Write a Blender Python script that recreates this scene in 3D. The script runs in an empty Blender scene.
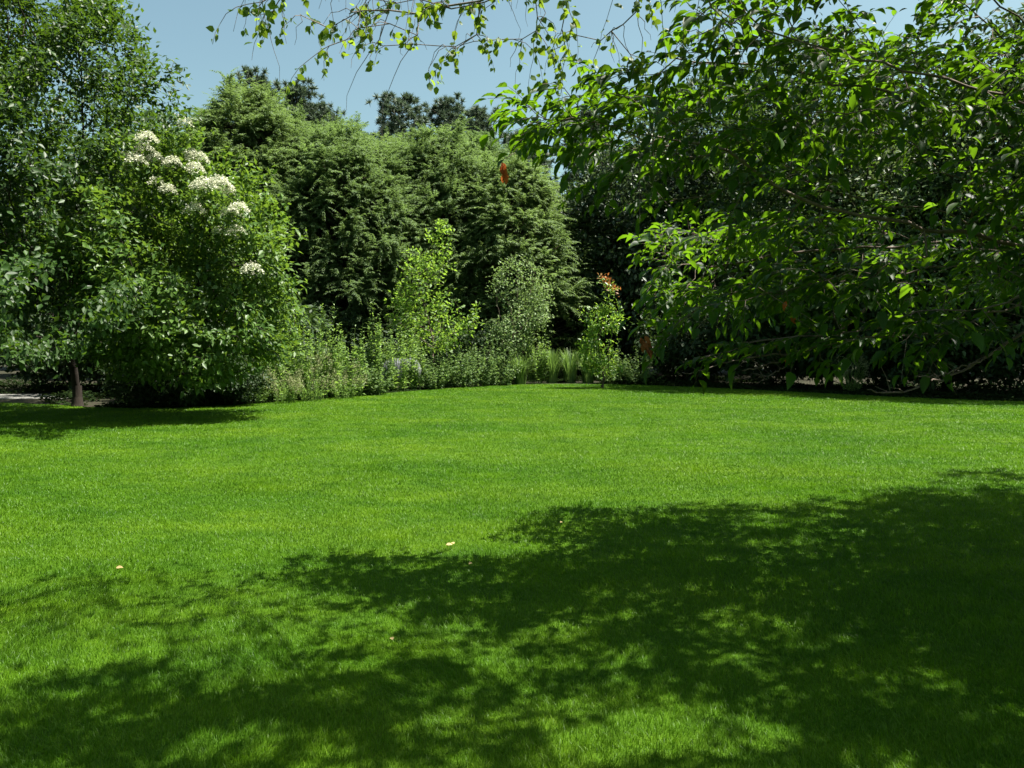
import bpy, math
import numpy as np
from mathutils import Vector

scene = bpy.context.scene
COL = scene.collection
R = math.radians

# ------------------------------------------------------------------ camera
F = 800.0                  # focal length in pixels for a 1024 px wide frame
EYE = 1.6
HORIZON = 345.0
cam_d = bpy.data.cameras.new("camera")
cam_d.sensor_width = 36.0
cam_d.lens = 36.0 * F / 1024.0
cam_d.shift_y = -(384.0 - HORIZON) / 1024.0
cam_d.clip_start = 0.05
cam_d.clip_end = 3000.0
cam = bpy.data.objects.new("camera", cam_d)
cam.location = (0, 0, EYE)
cam.rotation_euler = (R(90), 0, 0)
COL.objects.link(cam)
scene.camera = cam

def at(px, py, d):
    """world point seen at pixel (px, py) that stands d metres ahead"""
    return np.array([(px - 512.0) / F * d, d, EYE + (HORIZON - py) / F * d])

def ground_at(px, d):
    return (px - 512.0) / F * d

# ------------------------------------------------------------------ light
SUN_EL, SUN_AZ = 65.0, 88.0           # azimuth measured from +Y towards +X
sdir = Vector((math.sin(R(SUN_AZ)) * math.cos(R(SUN_EL)),
               math.cos(R(SUN_AZ)) * math.cos(R(SUN_EL)), math.sin(R(SUN_EL))))
sun_d = bpy.data.lights.new("sun", 'SUN')
sun_d.energy = 5.0
sun_d.angle = R(0.5)
sun_d.color = (1.0, 0.955, 0.87)
sun = bpy.data.objects.new("sun", sun_d)
sun.rotation_euler = sdir.to_track_quat('Z', 'Y').to_euler()
sun.location = (20, 20, 60)
COL.objects.link(sun)

world = bpy.data.worlds.new("World")
scene.world = world
world.use_nodes = True
nt = world.node_tree
nt.nodes.clear()
sky = nt.nodes.new("ShaderNodeTexSky")
sky.sky_type = 'NISHITA'
sky.sun_disc = False
sky.sun_elevation = R(SUN_EL)
sky.sun_rotation = R(SUN_AZ)
sky.air_density = 1.0
sky.dust_density = 2.6
sky.ozone_density = 0.3
bg = nt.nodes.new("ShaderNodeBackground")
bg.inputs[1].default_value = 0.052
wo = nt.nodes.new("ShaderNodeOutputWorld")
tintn = nt.nodes.new("ShaderNodeMix"); tintn.data_type = 'RGBA'; tintn.blend_type = 'MULTIPLY'
tintn.inputs[0].default_value = 1.0
tintn.inputs[7].default_value = (0.96, 1.10, 0.90, 1)      # a teal cast of the air that day
nt.links.new(sky.outputs[0], tintn.inputs[6])
nt.links.new(tintn.outputs[2], bg.inputs[0])
nt.links.new(bg.outputs[0], wo.inputs[0])

scene.view_settings.view_transform = 'Standard'
scene.view_settings.look = 'None'
scene.view_settings.exposure = 1.85
scene.view_settings.gamma = 1.0
scene.view_settings.use_curve_mapping = False
scene.cycles.max_bounces = 5
scene.cycles.diffuse_bounces = 2
scene.cycles.glossy_bounces = 2
scene.cycles.transmission_bounces = 3
scene.cycles.transparent_max_bounces = 4
scene.cycles.caustics_reflective = False
scene.cycles.caustics_refractive = False

# ------------------------------------------------------------------ materials
def _mat(name):
    m = bpy.data.materials.new(name)
    m.use_nodes = True
    t = m.node_tree
    t.nodes.clear()
    o = t.nodes.new("ShaderNodeOutputMaterial")
    return m, t, o

def leaf_mat(name, a, b, trans, fac=0.35, rough=0.45, spec=0.5, big=0.0):
    """leaf blade: its own tint runs from colour a to b, light passes through"""
    m, t, o = _mat(name)
    at_ = t.nodes.new("ShaderNodeAttribute"); at_.attribute_name = "tint"
    mix = t.nodes.new("ShaderNodeMix"); mix.data_type = 'RGBA'
    mix.inputs[6].default_value = (*a, 1); mix.inputs[7].default_value = (*b, 1)
    t.links.new(at_.outputs["Fac"], mix.inputs[0])
    mixt = t.nodes.new("ShaderNodeMix"); mixt.data_type = 'RGBA'
    mixt.inputs[6].default_value = (*[c * 0.75 for c in trans], 1)
    mixt.inputs[7].default_value = (*[c * 1.25 for c in trans], 1)
    t.links.new(at_.outputs["Fac"], mixt.inputs[0])
    p = t.nodes.new("ShaderNodeBsdfPrincipled")
    p.inputs["Roughness"].default_value = rough
    p.inputs["Specular IOR Level"].default_value = spec
    t.links.new(mix.outputs[2], p.inputs["Base Color"])
    tr = t.nodes.new("ShaderNodeBsdfTranslucent")
    t.links.new(mixt.outputs[2], tr.inputs[0])
    ms = t.nodes.new("ShaderNodeMixShader"); ms.inputs[0].default_value = fac
    t.links.new(p.outputs[0], ms.inputs[1]); t.links.new(tr.outputs[0], ms.inputs[2])
    t.links.new(ms.outputs[0], o.inputs[0])
    return m

def noise_mat(name, cols, scale=6.0, rough=0.9, bump=0.3, stretch=(1, 1, 1), detail=6.0, spec=0.2, dist=0.02):
    m, t, o = _mat(name)
    tc = t.nodes.new("ShaderNodeTexCoord")
    mp = t.nodes.new("ShaderNodeMapping"); mp.inputs["Scale"].default_value = stretch
    t.links.new(tc.outputs["Object"], mp.inputs[0])
    n = t.nodes.new("ShaderNodeTexNoise")
    n.inputs["Scale"].default_value = scale; n.inputs["Detail"].default_value = detail
    n.inputs["Roughness"].default_value = 0.65
    t.links.new(mp.outputs[0], n.inputs["Vector"])
    cr = t.nodes.new("ShaderNodeValToRGB")
    el = cr.color_ramp.elements
    for i, c in enumerate(cols):
        pos = 0.28 + 0.44 * i / max(1, len(cols) - 1)
        e = el[i] if i < 2 else el.new(pos)
        e.position = pos; e.color = (*c, 1)
    t.links.new(n.outputs["Fac"], cr.inputs[0])
    p = t.nodes.new("ShaderNodeBsdfPrincipled")
    p.inputs["Roughness"].default_value = rough
    p.inputs["Specular IOR Level"].default_value = spec
    t.links.new(cr.outputs[0], p.inputs["Base Color"])
    b = t.nodes.new("ShaderNodeBump"); b.inputs["Strength"].default_value = bump
    b.inputs["Distance"].default_value = dist
    t.links.new(n.outputs["Fac"], b.inputs["Height"])
    t.links.new(b.outputs[0], p.inputs["Normal"])
    t.links.new(p.outputs[0], o.inputs[0])
    return m

M_bark = noise_mat("bark_brown", [(0.035, 0.026, 0.019), (0.085, 0.065, 0.048), (0.15, 0.12, 0.09)], 9, 0.95, 0.7, (1, 1, .3))
M_bark_dark = noise_mat("bark_dark", [(0.012, 0.009, 0.007), (0.032, 0.025, 0.019)], 8, 0.95, 0.7, (1, 1, .3))
M_bark_cherry = noise_mat("bark_cherry", [(0.05, 0.036, 0.028), (0.12, 0.09, 0.07), (0.19, 0.155, 0.125)], 14, 0.8, 0.5, (1, 1, 3))
M_bark_birch = noise_mat("bark_birch", [(0.05, 0.04, 0.035), (0.13, 0.105, 0.09), (0.2, 0.17, 0.15)], 10, 0.8, 0.4, (1, 1, 3))
M_soil = noise_mat("woodland_soil", [(0.012, 0.010, 0.007), (0.024, 0.019, 0.012), (0.018, 0.022, 0.009), (0.045, 0.034, 0.021)], 2.4, 1.0, 0.8)
M_gravel = noise_mat("gravel", [(0.10, 0.10, 0.09), (0.17, 0.167, 0.152), (0.24, 0.235, 0.215)], 14, 1.0, 0.6)
M_rock = noise_mat("rock", [(0.055, 0.06, 0.065), (0.105, 0.11, 0.118), (0.16, 0.165, 0.175)], 3, 0.9, 0.6)

# sod under the blades: same hues as the blades
def turf_mat(name, blade):
    m, t, o = _mat(name)
    g = t.nodes.new("ShaderNodeNewGeometry")
    mp = t.nodes.new("ShaderNodeMapping"); mp.inputs["Scale"].default_value = (0.55, 1.0, 0.0)
    t.links.new(g.outputs["Position"], mp.inputs[0])
    n1 = t.nodes.new("ShaderNodeTexNoise"); n1.inputs["Scale"].default_value = 0.55; n1.inputs["Detail"].default_value = 5
    n2 = t.nodes.new("ShaderNodeTexNoise"); n2.inputs["Scale"].default_value = 3.2; n2.inputs["Detail"].default_value = 4
    t.links.new(mp.outputs[0], n1.inputs["Vector"]); t.links.new(mp.outputs[0], n2.inputs["Vector"])
    r1 = t.nodes.new("ShaderNodeValToRGB")
    e = r1.color_ramp.elements
    k = 0.84 if blade else 0.42
    e[0].position = 0.32; e[0].color = (0.060 * k, 0.158 * k, 0.006 * k, 1)
    e[1].position = 0.70; e[1].color = (0.114 * k, 0.220 * k, 0.009 * k, 1)
    x = e.new(0.5); x.color = (0.083 * k, 0.186 * k, 0.008 * k, 1)
    t.links.new(n1.outputs["Fac"], r1.inputs[0])
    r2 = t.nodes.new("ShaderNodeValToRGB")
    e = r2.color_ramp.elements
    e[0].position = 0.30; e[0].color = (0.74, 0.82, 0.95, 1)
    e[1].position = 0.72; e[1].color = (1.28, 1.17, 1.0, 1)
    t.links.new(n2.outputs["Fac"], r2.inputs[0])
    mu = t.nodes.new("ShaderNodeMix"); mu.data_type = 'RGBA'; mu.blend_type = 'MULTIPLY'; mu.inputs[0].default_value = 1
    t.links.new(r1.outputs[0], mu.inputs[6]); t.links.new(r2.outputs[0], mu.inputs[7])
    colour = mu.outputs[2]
    if blade:
        a_ = t.nodes.new("ShaderNodeAttribute"); a_.attribute_name = "tint"
        r3 = t.nodes.new("ShaderNodeValToRGB")
        e = r3.color_ramp.elements
        e[0].position = 0.0; e[0].color = (0.62, 0.72, 0.75, 1)
        e[1].position = 1.0; e[1].color = (2.0, 1.5, 3.5, 1)  # pale top tint: sun glints painted into single blades
        y = e.new(0.93); y.color = (1.22, 1.15, 1.0, 1)
        t.links.new(a_.outputs["Fac"], r3.inputs[0])
        m2 = t.nodes.new("ShaderNodeMix"); m2.data_type = 'RGBA'; m2.blend_type = 'MULTIPLY'; m2.inputs[0].default_value = 1
        t.links.new(colour, m2.inputs[6]); t.links.new(r3.outputs[0], m2.inputs[7])
        colour = m2.outputs[2]
    p = t.nodes.new("ShaderNodeBsdfPrincipled")
    p.inputs["Roughness"].default_value = 0.42 if blade else 0.9
    p.inputs["Specular IOR Level"].default_value = 0.15 if blade else 0.08
    t.links.new(colour, p.inputs["Base Color"])
    if blade:
        tr = t.nodes.new("ShaderNodeBsdfTranslucent")
        sc = t.nodes.new("ShaderNodeMix"); sc.data_type = 'RGBA'; sc.blend_type = 'MULTIPLY'; sc.inputs[0].default_value = 1
        sc.inputs[7].default_value = (1.35, 1.45, 0.6, 1)
        t.links.new(colour, sc.inputs[6]); t.links.new(sc.outputs[2], tr.inputs[0])
        ms = t.nodes.new("ShaderNodeMixShader"); ms.inputs[0].default_value = 0.4
        t.links.new(p.outputs[0], ms.inputs[1]); t.links.new(tr.outputs[0], ms.inputs[2])
        t.links.new(ms.outputs[0], o.inputs[0])
    else:
        t.links.new(p.outputs[0], o.inputs[0])
    return m

M_turf = turf_mat("turf", False)
M_blade = turf_mat("grass_blade", True)

# ------------------------------------------------------------------ mesh helpers
def build(name, verts, faces, mat, parent=None, tint=None, smooth=False):
    """verts (N,3); faces: list of (M,k) index arrays; one mesh object"""
    me = bpy.data.meshes.new(name)
    verts = np.asarray(verts, dtype=np.float32)
    faces = [np.asarray(f, dtype=np.int32) for f in faces if len(f)]
    loops = np.concatenate([f.ravel() for f in faces])
    sizes = np.concatenate([np.full(len(f), f.shape[1], dtype=np.int32) for f in faces])
    starts = np.concatenate([[0], np.cumsum(sizes)[:-1]]).astype(np.int32)
    me.vertices.add(len(verts)); me.vertices.foreach_set("co", verts.ravel())
    me.loops.add(len(loops)); me.loops.foreach_set("vertex_index", loops)
    me.polygons.add(len(sizes)); me.polygons.foreach_set("loop_start", starts)
    me.update(calc_edges=True)
    if smooth:
        me.polygons.foreach_set("use_smooth", np.ones(len(sizes), dtype=bool))
    if tint is not None:
        a = me.attributes.new("tint", 'FLOAT', 'POINT')
        a.data.foreach_set("value", np.asarray(tint, dtype=np.float32))
    me.materials.append(mat)
    o = bpy.data.objects.new(name, me)
    COL.objects.link(o)
    if parent is not None:
        o.parent = parent
    return o

def tag(o, label=None, cat=None, group=None, kind=None):
    if label: o["label"] = label
    if cat: o["category"] = cat
    if group: o["group"] = group
    if kind: o["kind"] = kind
    return o

def empty(name, loc, label, cat, group=None):
    o = bpy.data.objects.new(name, None)
    o.empty_display_size = 0.3
    o.location = loc
    COL.objects.link(o)
    return tag(o, label, cat, group)

def copy_tree(o, loc, rot, scl, label, group=None):
    c = o.copy(); COL.objects.link(c)
    c.location = loc; c.rotation_euler = (0, 0, rot); c.scale = scl
    c["label"] = label
    if group: c["group"] = group
    for ch in o.children:
        k = ch.copy(); COL.objects.link(k); k.parent = c
    return c

def unit(v):
    n = np.linalg.norm(v, axis=-1, keepdims=True)
    return v / np.maximum(n, 1e-9)

def frames(d, up):
    """per row: side and normal vectors for direction d, normal near up"""
    side = unit(np.cross(d, up))
    nrm = np.cross(side, d)
    return side, nrm

# leaf templates: columns across, along, above
DIAMOND_V = np.array([[0, 0, 0], [.5, .42, .07], [0, 1, -.10], [-.5, .42, .07]])
DIAMOND_F = np.array([[0, 1, 2], [0, 2, 3]])
OVATE_V = np.array([[0, 0, 0],
                    [-.36, .20, .07], [0, .20, 0], [.36, .20, .07],
                    [-.50, .45, .08], [0, .45, -.02], [.50, .45, .08],
                    [-.33, .74, .02], [0, .74, -.08], [.33, .74, .02],
                    [0, 1.04, -.20]])
OVATE_F = np.array([[0, 2, 1], [0, 3, 2], [1, 2, 4], [2, 5, 4], [2, 3, 5], [3, 6, 5],
                    [4, 5, 7], [5, 8, 7], [5, 6, 8], [6, 9, 8], [7, 8, 10], [8, 9, 10]])
NEEDLE_V = np.array([[-.5, 0, 0], [.5, 0, 0], [0, 1, 0]])
NEEDLE_F = np.array([[0, 1, 2]])
LANCE_V = np.array([[0, 0, 0], [.5, .3, .05], [.4, .65, .02], [0, 1, -.16], [-.4, .65, .02], [-.5, .3, .05]])
LANCE_F = np.array([[0, 1, 5], [1, 2, 5], [2, 4, 5], [2, 3, 4]])

def leaves(pos, d, up, length, width, tint, tv=DIAMOND_V, tf=DIAMOND_F):
    n = len(pos)
    d = unit(d); side, nrm = frames(d, up)
    v = (pos[:, None, :]
         + side[:, None, :] * (tv[None, :, 0:1] * width[:, None, None])
         + d[:, None, :] * (tv[None, :, 1:2] * length[:, None, None])
         + nrm[:, None, :] * (tv[None, :, 2:3] * length[:, None, None]))
    f = tf[None] + (np.arange(n) * len(tv))[:, None, None]
    return v.reshape(-1, 3), f.reshape(-1, tf.shape[1]), np.repeat(tint, len(tv))

class Bag:
    """collects batches of leaves or tubes into one mesh"""
    def __init__(self): self.v = []; self.f = []; self.t = []; self.n = 0
    def add(self, v, f, t=None):
        self.v.append(v); self.f.append(f + self.n); self.n += len(v)
        self.t.append(np.full(len(v), .5) if t is None else t)
    def build(self, name, mat, parent=None, smooth=False, offset=None):
        v = np.concatenate(self.v)
        if offset is not None: v = v - np.asarray(offset)
        fs = {}
        for f in self.f: fs.setdefault(f.shape[1], []).append(f)
        return build(name, v, [np.concatenate(x) for x in fs.values()], mat, parent, np.concatenate(self.t), smooth)

def tubes(p0, p1, r0, r1, d0, d1, k=6):
    """tapered segments, all at once"""
    n = len(p0)
    a = np.arange(k) / k * 2 * np.pi
    ref = np.tile(np.array([[0.93, 0.31, 0.19]]), (n, 1))
    def ring(p, d, r):
        s, u = frames(unit(d), ref)
        return p[:, None] + r[:, None, None] * (np.cos(a)[None, :, None] * s[:, None] + np.sin(a)[None, :, None] * u[:, None])
    v = np.concatenate([ring(p0, d0, r0), ring(p1, d1, r1)], axis=1).reshape(-1, 3)
    i = np.arange(k); j = (i + 1) % k
    q = np.stack([i, j, j + k, i + k], axis=1)
    f = (q[None] + (np.arange(n) * 2 * k)[:, None, None]).reshape(-1, 4)
    return v, f

def polytube(bag, pts, r, k=6):
    pts = np.asarray(pts, float); r = np.asarray(r, float)
    d = np.gradient(pts, axis=0)
    bag.add(*tubes(pts[:-1], pts[1:], r[:-1], r[1:], d[:-1], d[1:], k))

def smoothnoise(p, seed, freq, octaves=4):
    g = np.random.default_rng(seed)
    out = np.zeros(len(p)); amp = 1.0; tot = 0
    for o in range(octaves):
        for _ in range(3):
            k = g.normal(size=p.shape[1]) * freq
            out += amp * np.sin(p @ k + g.uniform(0, 6.28)); tot += amp * .5
        freq *= 1.9; amp *= .6
    return out / tot

# ------------------------------------------------------------------ growth of broad trees
def in_ellipsoids(g, ells, n, seed, gap=-0.35, nf=0.9, shell=0.0):
    vol = np.array([e[3] * e[4] * e[5] * (e[6] if len(e) > 6 else 1) for e in ells]); vol = vol / vol.sum()
    pts = []
    for e, w in zip(ells, vol):
        m = max(4, int(n * w))
        u = unit(g.normal(size=(m * 3, 3)))
        rad = g.uniform(shell ** 3, 1, size=(m * 3, 1)) ** (1 / 3)
        p = np.array(e[:3]) + u * rad * np.array(e[3:6])
        ok = smoothnoise(p, seed, nf, 3) > gap
        pts.append(p[ok][:m])
    return np.concatenate(pts)

def colonise(trunk, attract, step, kill, g, trop=(0, 0, 0), iters=160, wob=0.18):
    nodes = [np.array(p, float) for p in trunk]
    parent = [-1] + list(range(len(trunk) - 1))
    A = attract.copy()
    P = np.array(nodes)
    dist = np.linalg.norm(A[:, None] - P[None], axis=2)
    near = dist.argmin(1); nd = dist.min(1)
    seen = set()
    for _ in range(iters):
        if len(A) == 0: break
        P = np.array(nodes)
        acc = np.zeros_like(P)
        np.add.at(acc, near, unit(A - P[near]))
        idx = np.unique(near)
        d = unit(unit(acc[idx]) + np.array(trop) + g.normal(size=(len(idx), 3)) * wob)
        new = P[idx] + d * step
        keep = []
        for i, q in zip(idx, new):
            key = (i, tuple(np.round(q / (step * .5)).astype(int)))
            if key in seen: continue
            seen.add(key); keep.append((i, q))
        if not keep: break
        base = len(nodes)
        for i, q in keep:
            nodes.append(q); parent.append(int(i))
        Q = np.array([q for _, q in keep])
        D = np.linalg.norm(A[:, None] - Q[None], axis=2)
        m = D.min(1); am = D.argmin(1)
        b = m < nd
        near[b] = am[b] + base; nd[b] = m[b]
        live = nd > kill
        A, near, nd = A[live], near[live], nd[live]
    return np.array(nodes), np.array(parent)

def thicken(P, parent, tip, expo=2.4, cap=None):
    n = len(P); r = np.zeros(n); cnt = np.zeros(n)
    for i in range(n - 1, -1, -1):
        if r[i] == 0: r[i] = tip ** expo; cnt[i] = 1
        if parent[i] >= 0:
            r[parent[i]] += r[i]; cnt[parent[i]] += cnt[i]
    r = r ** (1 / expo)
    if cap: r = np.minimum(r, cap)
    return r, cnt

def wood(bag, P, parent, r, k=6, rmin=0.0):
    c = np.where((parent >= 0) & (r >= rmin))[0]
    p = parent[c]
    d = np.zeros_like(P); d[parent >= 0] = P[parent >= 0] - P[parent[parent >= 0]]
    d[0] = d[1] if len(P) > 1 else (0, 0, 1)
    main = r[c] > 0.62 * r[p]
    r0 = np.where(main, r[p], r[c] * 1.15)
    d0 = np.where(main[:, None], d[p] + d[c], d[c])
    bag.add(*tubes(P[p], P[c], r0, r[c], d0, d[c], k))

def trunk_line(base, top, g, n=6, wob=0.06):
    base = np.array(base, float); top = np.array(top, float)
    t = np.linspace(0, 1, n)[:, None]
    p = base + (top - base) * t
    p[1:-1] += g.normal(size=(n - 2, 3)) * wob * np.array([1, 1, .2])
    return p

def flare(bag, base, r, k=10):
    """root flare at a trunk's foot"""
    z = np.array([-.05, .08, .25, .55]); rr = r * np.array([1.75, 1.4, 1.15, 1.02])
    pts = np.stack([np.full(4, base[0]), np.full(4, base[1]), z], 1)
    polytube(bag, pts, rr, k)

def broadleaf(name, label, cat, base, fork, ells, seed, n_att, step, kill, leaf, mats,
              per=9, spread=.22, tip=.006, gap=-.35, nf=.9, trop=(0, 0, .05), group=None,
              extra=None, up_jit=.55, droop=.35, k=6, expo=2.4, cap=None, lush=4, tpl=(DIAMOND_V, DIAMOND_F), asp=.55, shell=0.0, rmin=0.0, face=.5):
    g = np.random.default_rng(seed)
    base = np.array(base, float)
    trunk = trunk_line(base, fork, g)
    A = in_ellipsoids(g, ells, n_att, seed, gap, nf, shell)
    if extra is not None: A = np.concatenate([A, extra])
    A = A[A[:, 2] > 0.3]
    P, par = colonise(trunk, A, step, kill, g, trop)
    r, cnt = thicken(P, par, tip, expo, cap)
    root = empty(name, base, label, cat, group)
    wb = Bag(); wood(wb, P, par, r, k, rmin); flare(wb, base, r[0])
    wb.build("trunk", mats[0], root, True, base)
    tw = np.where((cnt <= lush) & (par >= 0))[0]
    d = unit(P[tw] - P[par[tw]])
    n = len(tw) * per
    i = np.repeat(np.arange(len(tw)), per)
    s = g.uniform(-.1, 1.0, size=(n, 1))
    pos = P[par[tw]][i] * (1 - s) + P[tw][i] * s + g.normal(size=(n, 3)) * spread * np.array([1, 1, .6])
    out = unit(pos - np.mean(P[tw], axis=0))
    dirs = d[i] * .5 + g.normal(size=(n, 3)) * .65 + out * .4 + np.array([0, 0, -droop])
    up = np.array([0, 0, .9]) + out * face + g.normal(size=(n, 3)) * up_jit
    L = leaf * g.uniform(.65, 1.25, n)
    clump = smoothnoise(pos, seed + 5, 1.1, 2) * .22
    lb = Bag(); lb.add(*leaves(pos, dirs, up, L, L * asp, np.clip(g.uniform(0.15, .85, n) + clump, 0, 1), *tpl))
    lb.build("crown", mats[1], root, False, base)
    return root, P, par, r, cnt, g

# ------------------------------------------------------------------ ground, lawn, path
gs = 400.0
ground = build("ground", [(-gs, -gs, 0), (gs, -gs, 0), (gs, gs, 0), (-gs, gs, 0)], [[[0, 1, 2, 3]]], M_soil)
tag(ground, kind="structure")

edge = [(-34, 22.7), (-22, 22.9), (-15.5, 22.6), (-12.6, 21.8), (-10.6, 20.2), (-8.6, 19.9), (-7.1, 21.4), (-5.4, 24.0), (-3.8, 27.2), (-2.2, 30.0), (-.5, 32.0), (1.2, 32.8),
        (2.8, 33.0), (5.0, 32.0), (7.0, 30.2), (9.4, 27.4), (11.6, 24.6), (14.0, 22.4), (18, 20.5), (30, 18)]
# smooth the edge
ed = np.array(edge)
tt = np.linspace(0, len(ed) - 1, 120)
ed = np.stack([np.interp(tt, np.arange(len(ed)), ed[:, 0]), np.interp(tt, np.arange(len(ed)), ed[:, 1])], 1)
ker = np.ones(7) / 7
for _ in range(2):
    m_ = np.stack([np.convolve(ed[:, c], ker, 'same') for c in (0, 1)], 1)
    ed[4:-4] = m_[4:-4]
poly = np.concatenate([[(-34, -14), (30, -14)], ed[::-1]])
lawn = build("lawn", np.c_[poly, np.full(len(poly), .004)], [np.arange(len(poly))[None]], M_turf)
tag(lawn, kind="structure")

def inside(x, y):
    px, py = poly[:, 0], poly[:, 1]
    c = np.zeros(len(x), bool)
    j = len(poly) - 1
    for i in range(len(poly)):
        cond = (py[i] > y) != (py[j] > y)
        with np.errstate(divide='ignore', invalid='ignore'):
            xi = (px[j] - px[i]) * (y - py[i]) / (py[j] - py[i]) + px[i]
        c ^= cond & (x < xi)
        j = i
    return c

px_ = np.linspace(-40, -13.2, 30)
cy_ = 24.6 + .25 * np.sin(px_ * .3) + .04 * (px_ + 12)
wv = np.concatenate([np.c_[px_, cy_ - 1.15 + .1 * np.sin(px_ * 2.1), np.full(30, .008)], np.c_[px_, cy_ + 1.3, np.full(30, .008)]])
wf = np.array([[i, i + 1, 31 + i, 30 + i] for i in range(29)])
tag(build("path", wv, [wf], M_gravel), kind="structure")

# grass blades over the lawn: thinner and denser near the camera
def make_grass():
    g = np.random.default_rng(11)
    n = 1750000
    u = g.uniform(size=n)
    a, b = 1.6 ** .42, 36.0 ** .42
    d = (a + u * (b - a)) ** (1 / .42)
    x = g.uniform(-1, 1, n) * (d * .74 + 1.2)
    ok = inside(x, d) & inside(x, d + .05)
    x, d = x[ok], d[ok]; n = len(x)
    p2 = np.c_[x, d]
    tall = smoothnoise(p2, 3, 2.2, 4)
    tuft = smoothnoise(p2, 4, 9.0, 3)
    dist = np.sqrt(x * x + d * d)
    w = .0027 * np.maximum(1, dist / 4.2) ** .82 * g.uniform(.7, 1.3, n)
    h = (.031 + .007 * tall + .009 * tuft) * g.uniform(.55, 1.35, n)
    h = np.clip(h, .018, .12)
    yaw = g.uniform(0, 6.283, n)
    lean = g.uniform(.1, 1.25, n) + .15 * tuft
    wind = smoothnoise(p2, 8, 1.5, 3) * 1.2
    ld = np.c_[np.cos(yaw) + .5 * np.cos(wind + 2), np.sin(yaw) + .5 * np.sin(wind + 2)] * .75
    fa = g.uniform(0, 6.283, n)
    sd = np.c_[np.cos(fa), np.sin(fa)]
    z0 = np.full(n, .004)
    def pt(s, off):
        bend = lean * s * s
        xx = x + ld[:, 0] * h * bend + sd[:, 0] * w * off
        yy = d + ld[:, 1] * h * bend + sd[:, 1] * w * off
        zz = z0 + h * (s - .28 * lean * s * s)
        return np.stack([xx, yy, zz], 1)
    near = dist < 11
    tint = np.where(g.uniform(size=n) < np.where(dist < 9, .035, .012), g.uniform(.95, 1, n), np.clip(.5 + .2 * tuft + g.normal(size=n) * .18, 0, .92))  # a few blades take the painted glint tint, fewer far away
    A = np.stack([pt(0, -.5), pt(0, .5), pt(.5, -.42), pt(.5, .42), pt(1, 0)], 1)[near]
    B = np.stack([pt(0, -.6), pt(0, .6), pt(1, 0)], 1)[~near]
    na, nb = len(A), len(B)
    fa_ = np.arange(na)[:, None] * 5
    quads = fa_ + np.array([[0, 1, 3, 2]])
    tri = np.concatenate([fa_ + np.array([[2, 3, 4]]), na * 5 + np.arange(nb)[:, None] * 3 + np.array([[0, 1, 2]])])
    v = np.concatenate([A.reshape(-1, 3), B.reshape(-1, 3)])
    t = np.concatenate([np.repeat(tint[near], 5), np.repeat(tint[~near], 3)])
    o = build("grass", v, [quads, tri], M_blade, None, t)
    tag(o, "bright green mown grass covering the whole lawn", "grass", kind="stuff")
make_grass()

# ------------------------------------------------------------------ leaf materials
M_left = leaf_mat("leaf_left_tree", (.011, .030, .006), (.034, .072, .012), (.10, .19, .013), .28, .46, .22)
M_elder = leaf_mat("leaf_elder", (.032, .074, .012), (.074, .135, .020), (.18, .30, .026), .30, .44, .24)
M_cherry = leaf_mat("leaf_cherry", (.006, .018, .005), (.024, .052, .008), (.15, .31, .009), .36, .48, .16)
M_birch = leaf_mat("leaf_birch", (.03, .065, .010), (.06, .11, .016), (.24, .36, .022), .46, .5, .2)
M_feather = leaf_mat("leaf_feathery", (.072, .122, .040), (.124, .184, .060), (.17, .26, .06), .40, .6, .3)
M_pine = leaf_mat("needle_pine", (.050, .078, .050), (.095, .128, .080), (.10, .15, .07), .22, .6, .3)
M_young = leaf_mat("leaf_young", (.062, .135, .016), (.12, .21, .026), (.27, .44, .045), .45, .5, .3)
M_greyleaf = leaf_mat("leaf_grey", (.095, .160, .048), (.18, .26, .095), (.24, .36, .09), .32, .55, .3)
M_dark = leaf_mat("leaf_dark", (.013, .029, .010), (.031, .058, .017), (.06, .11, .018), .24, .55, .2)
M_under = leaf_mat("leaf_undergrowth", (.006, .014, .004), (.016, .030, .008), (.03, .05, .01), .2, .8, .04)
M_sap = leaf_mat("leaf_sapling", (.05, .12, .014), (.10, .19, .02), (.26, .42, .04), .40, .4, .4)
M_red = leaf_mat("leaf_reddish", (.17, .075, .018), (.26, .15, .03), (.42, .14, .04), .40, .5, .3)
M_orange = leaf_mat("leaf_withered", (.30, .070, .018), (.44, .11, .03), (.5, .13, .03), .35, .7, .2)
M_white = leaf_mat("flower_white", (.58, .60, .46), (.74, .74, .60), (.46, .46, .34), .3, .8, .2)
M_lanceleaf = leaf_mat("leaf_lance", (.080, .155, .030), (.165, .255, .062), (.28, .44, .07), .38, .5, .4)
M_bluegreen = leaf_mat("leaf_bluegreen", (.055, .110, .030), (.115, .175, .052), (.18, .29, .06), .34, .55, .25)
M_dry = leaf_mat("seedhead_dry", (.15, .17, .07), (.27, .29, .15), (.25, .27, .11), .3, .8, .2)
M_strap = leaf_mat("leaf_strap", (.06, .125, .03), (.12, .19, .045), (.2, .33, .06), .35, .45, .5)
M_brown = leaf_mat("leaf_withered_brown", (.11, .035, .010), (.20, .065, .016), (.2, .06, .014), .3, .7, .2)
M_tan = leaf_mat("leaf_fallen", (.24, .16, .065), (.46, .34, .16), (.3, .2, .08), .2, .7, .2)
M_stem = noise_mat("green_stem", [(.05, .08, .02), (.09, .12, .035)], 12, .8, .2)

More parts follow.
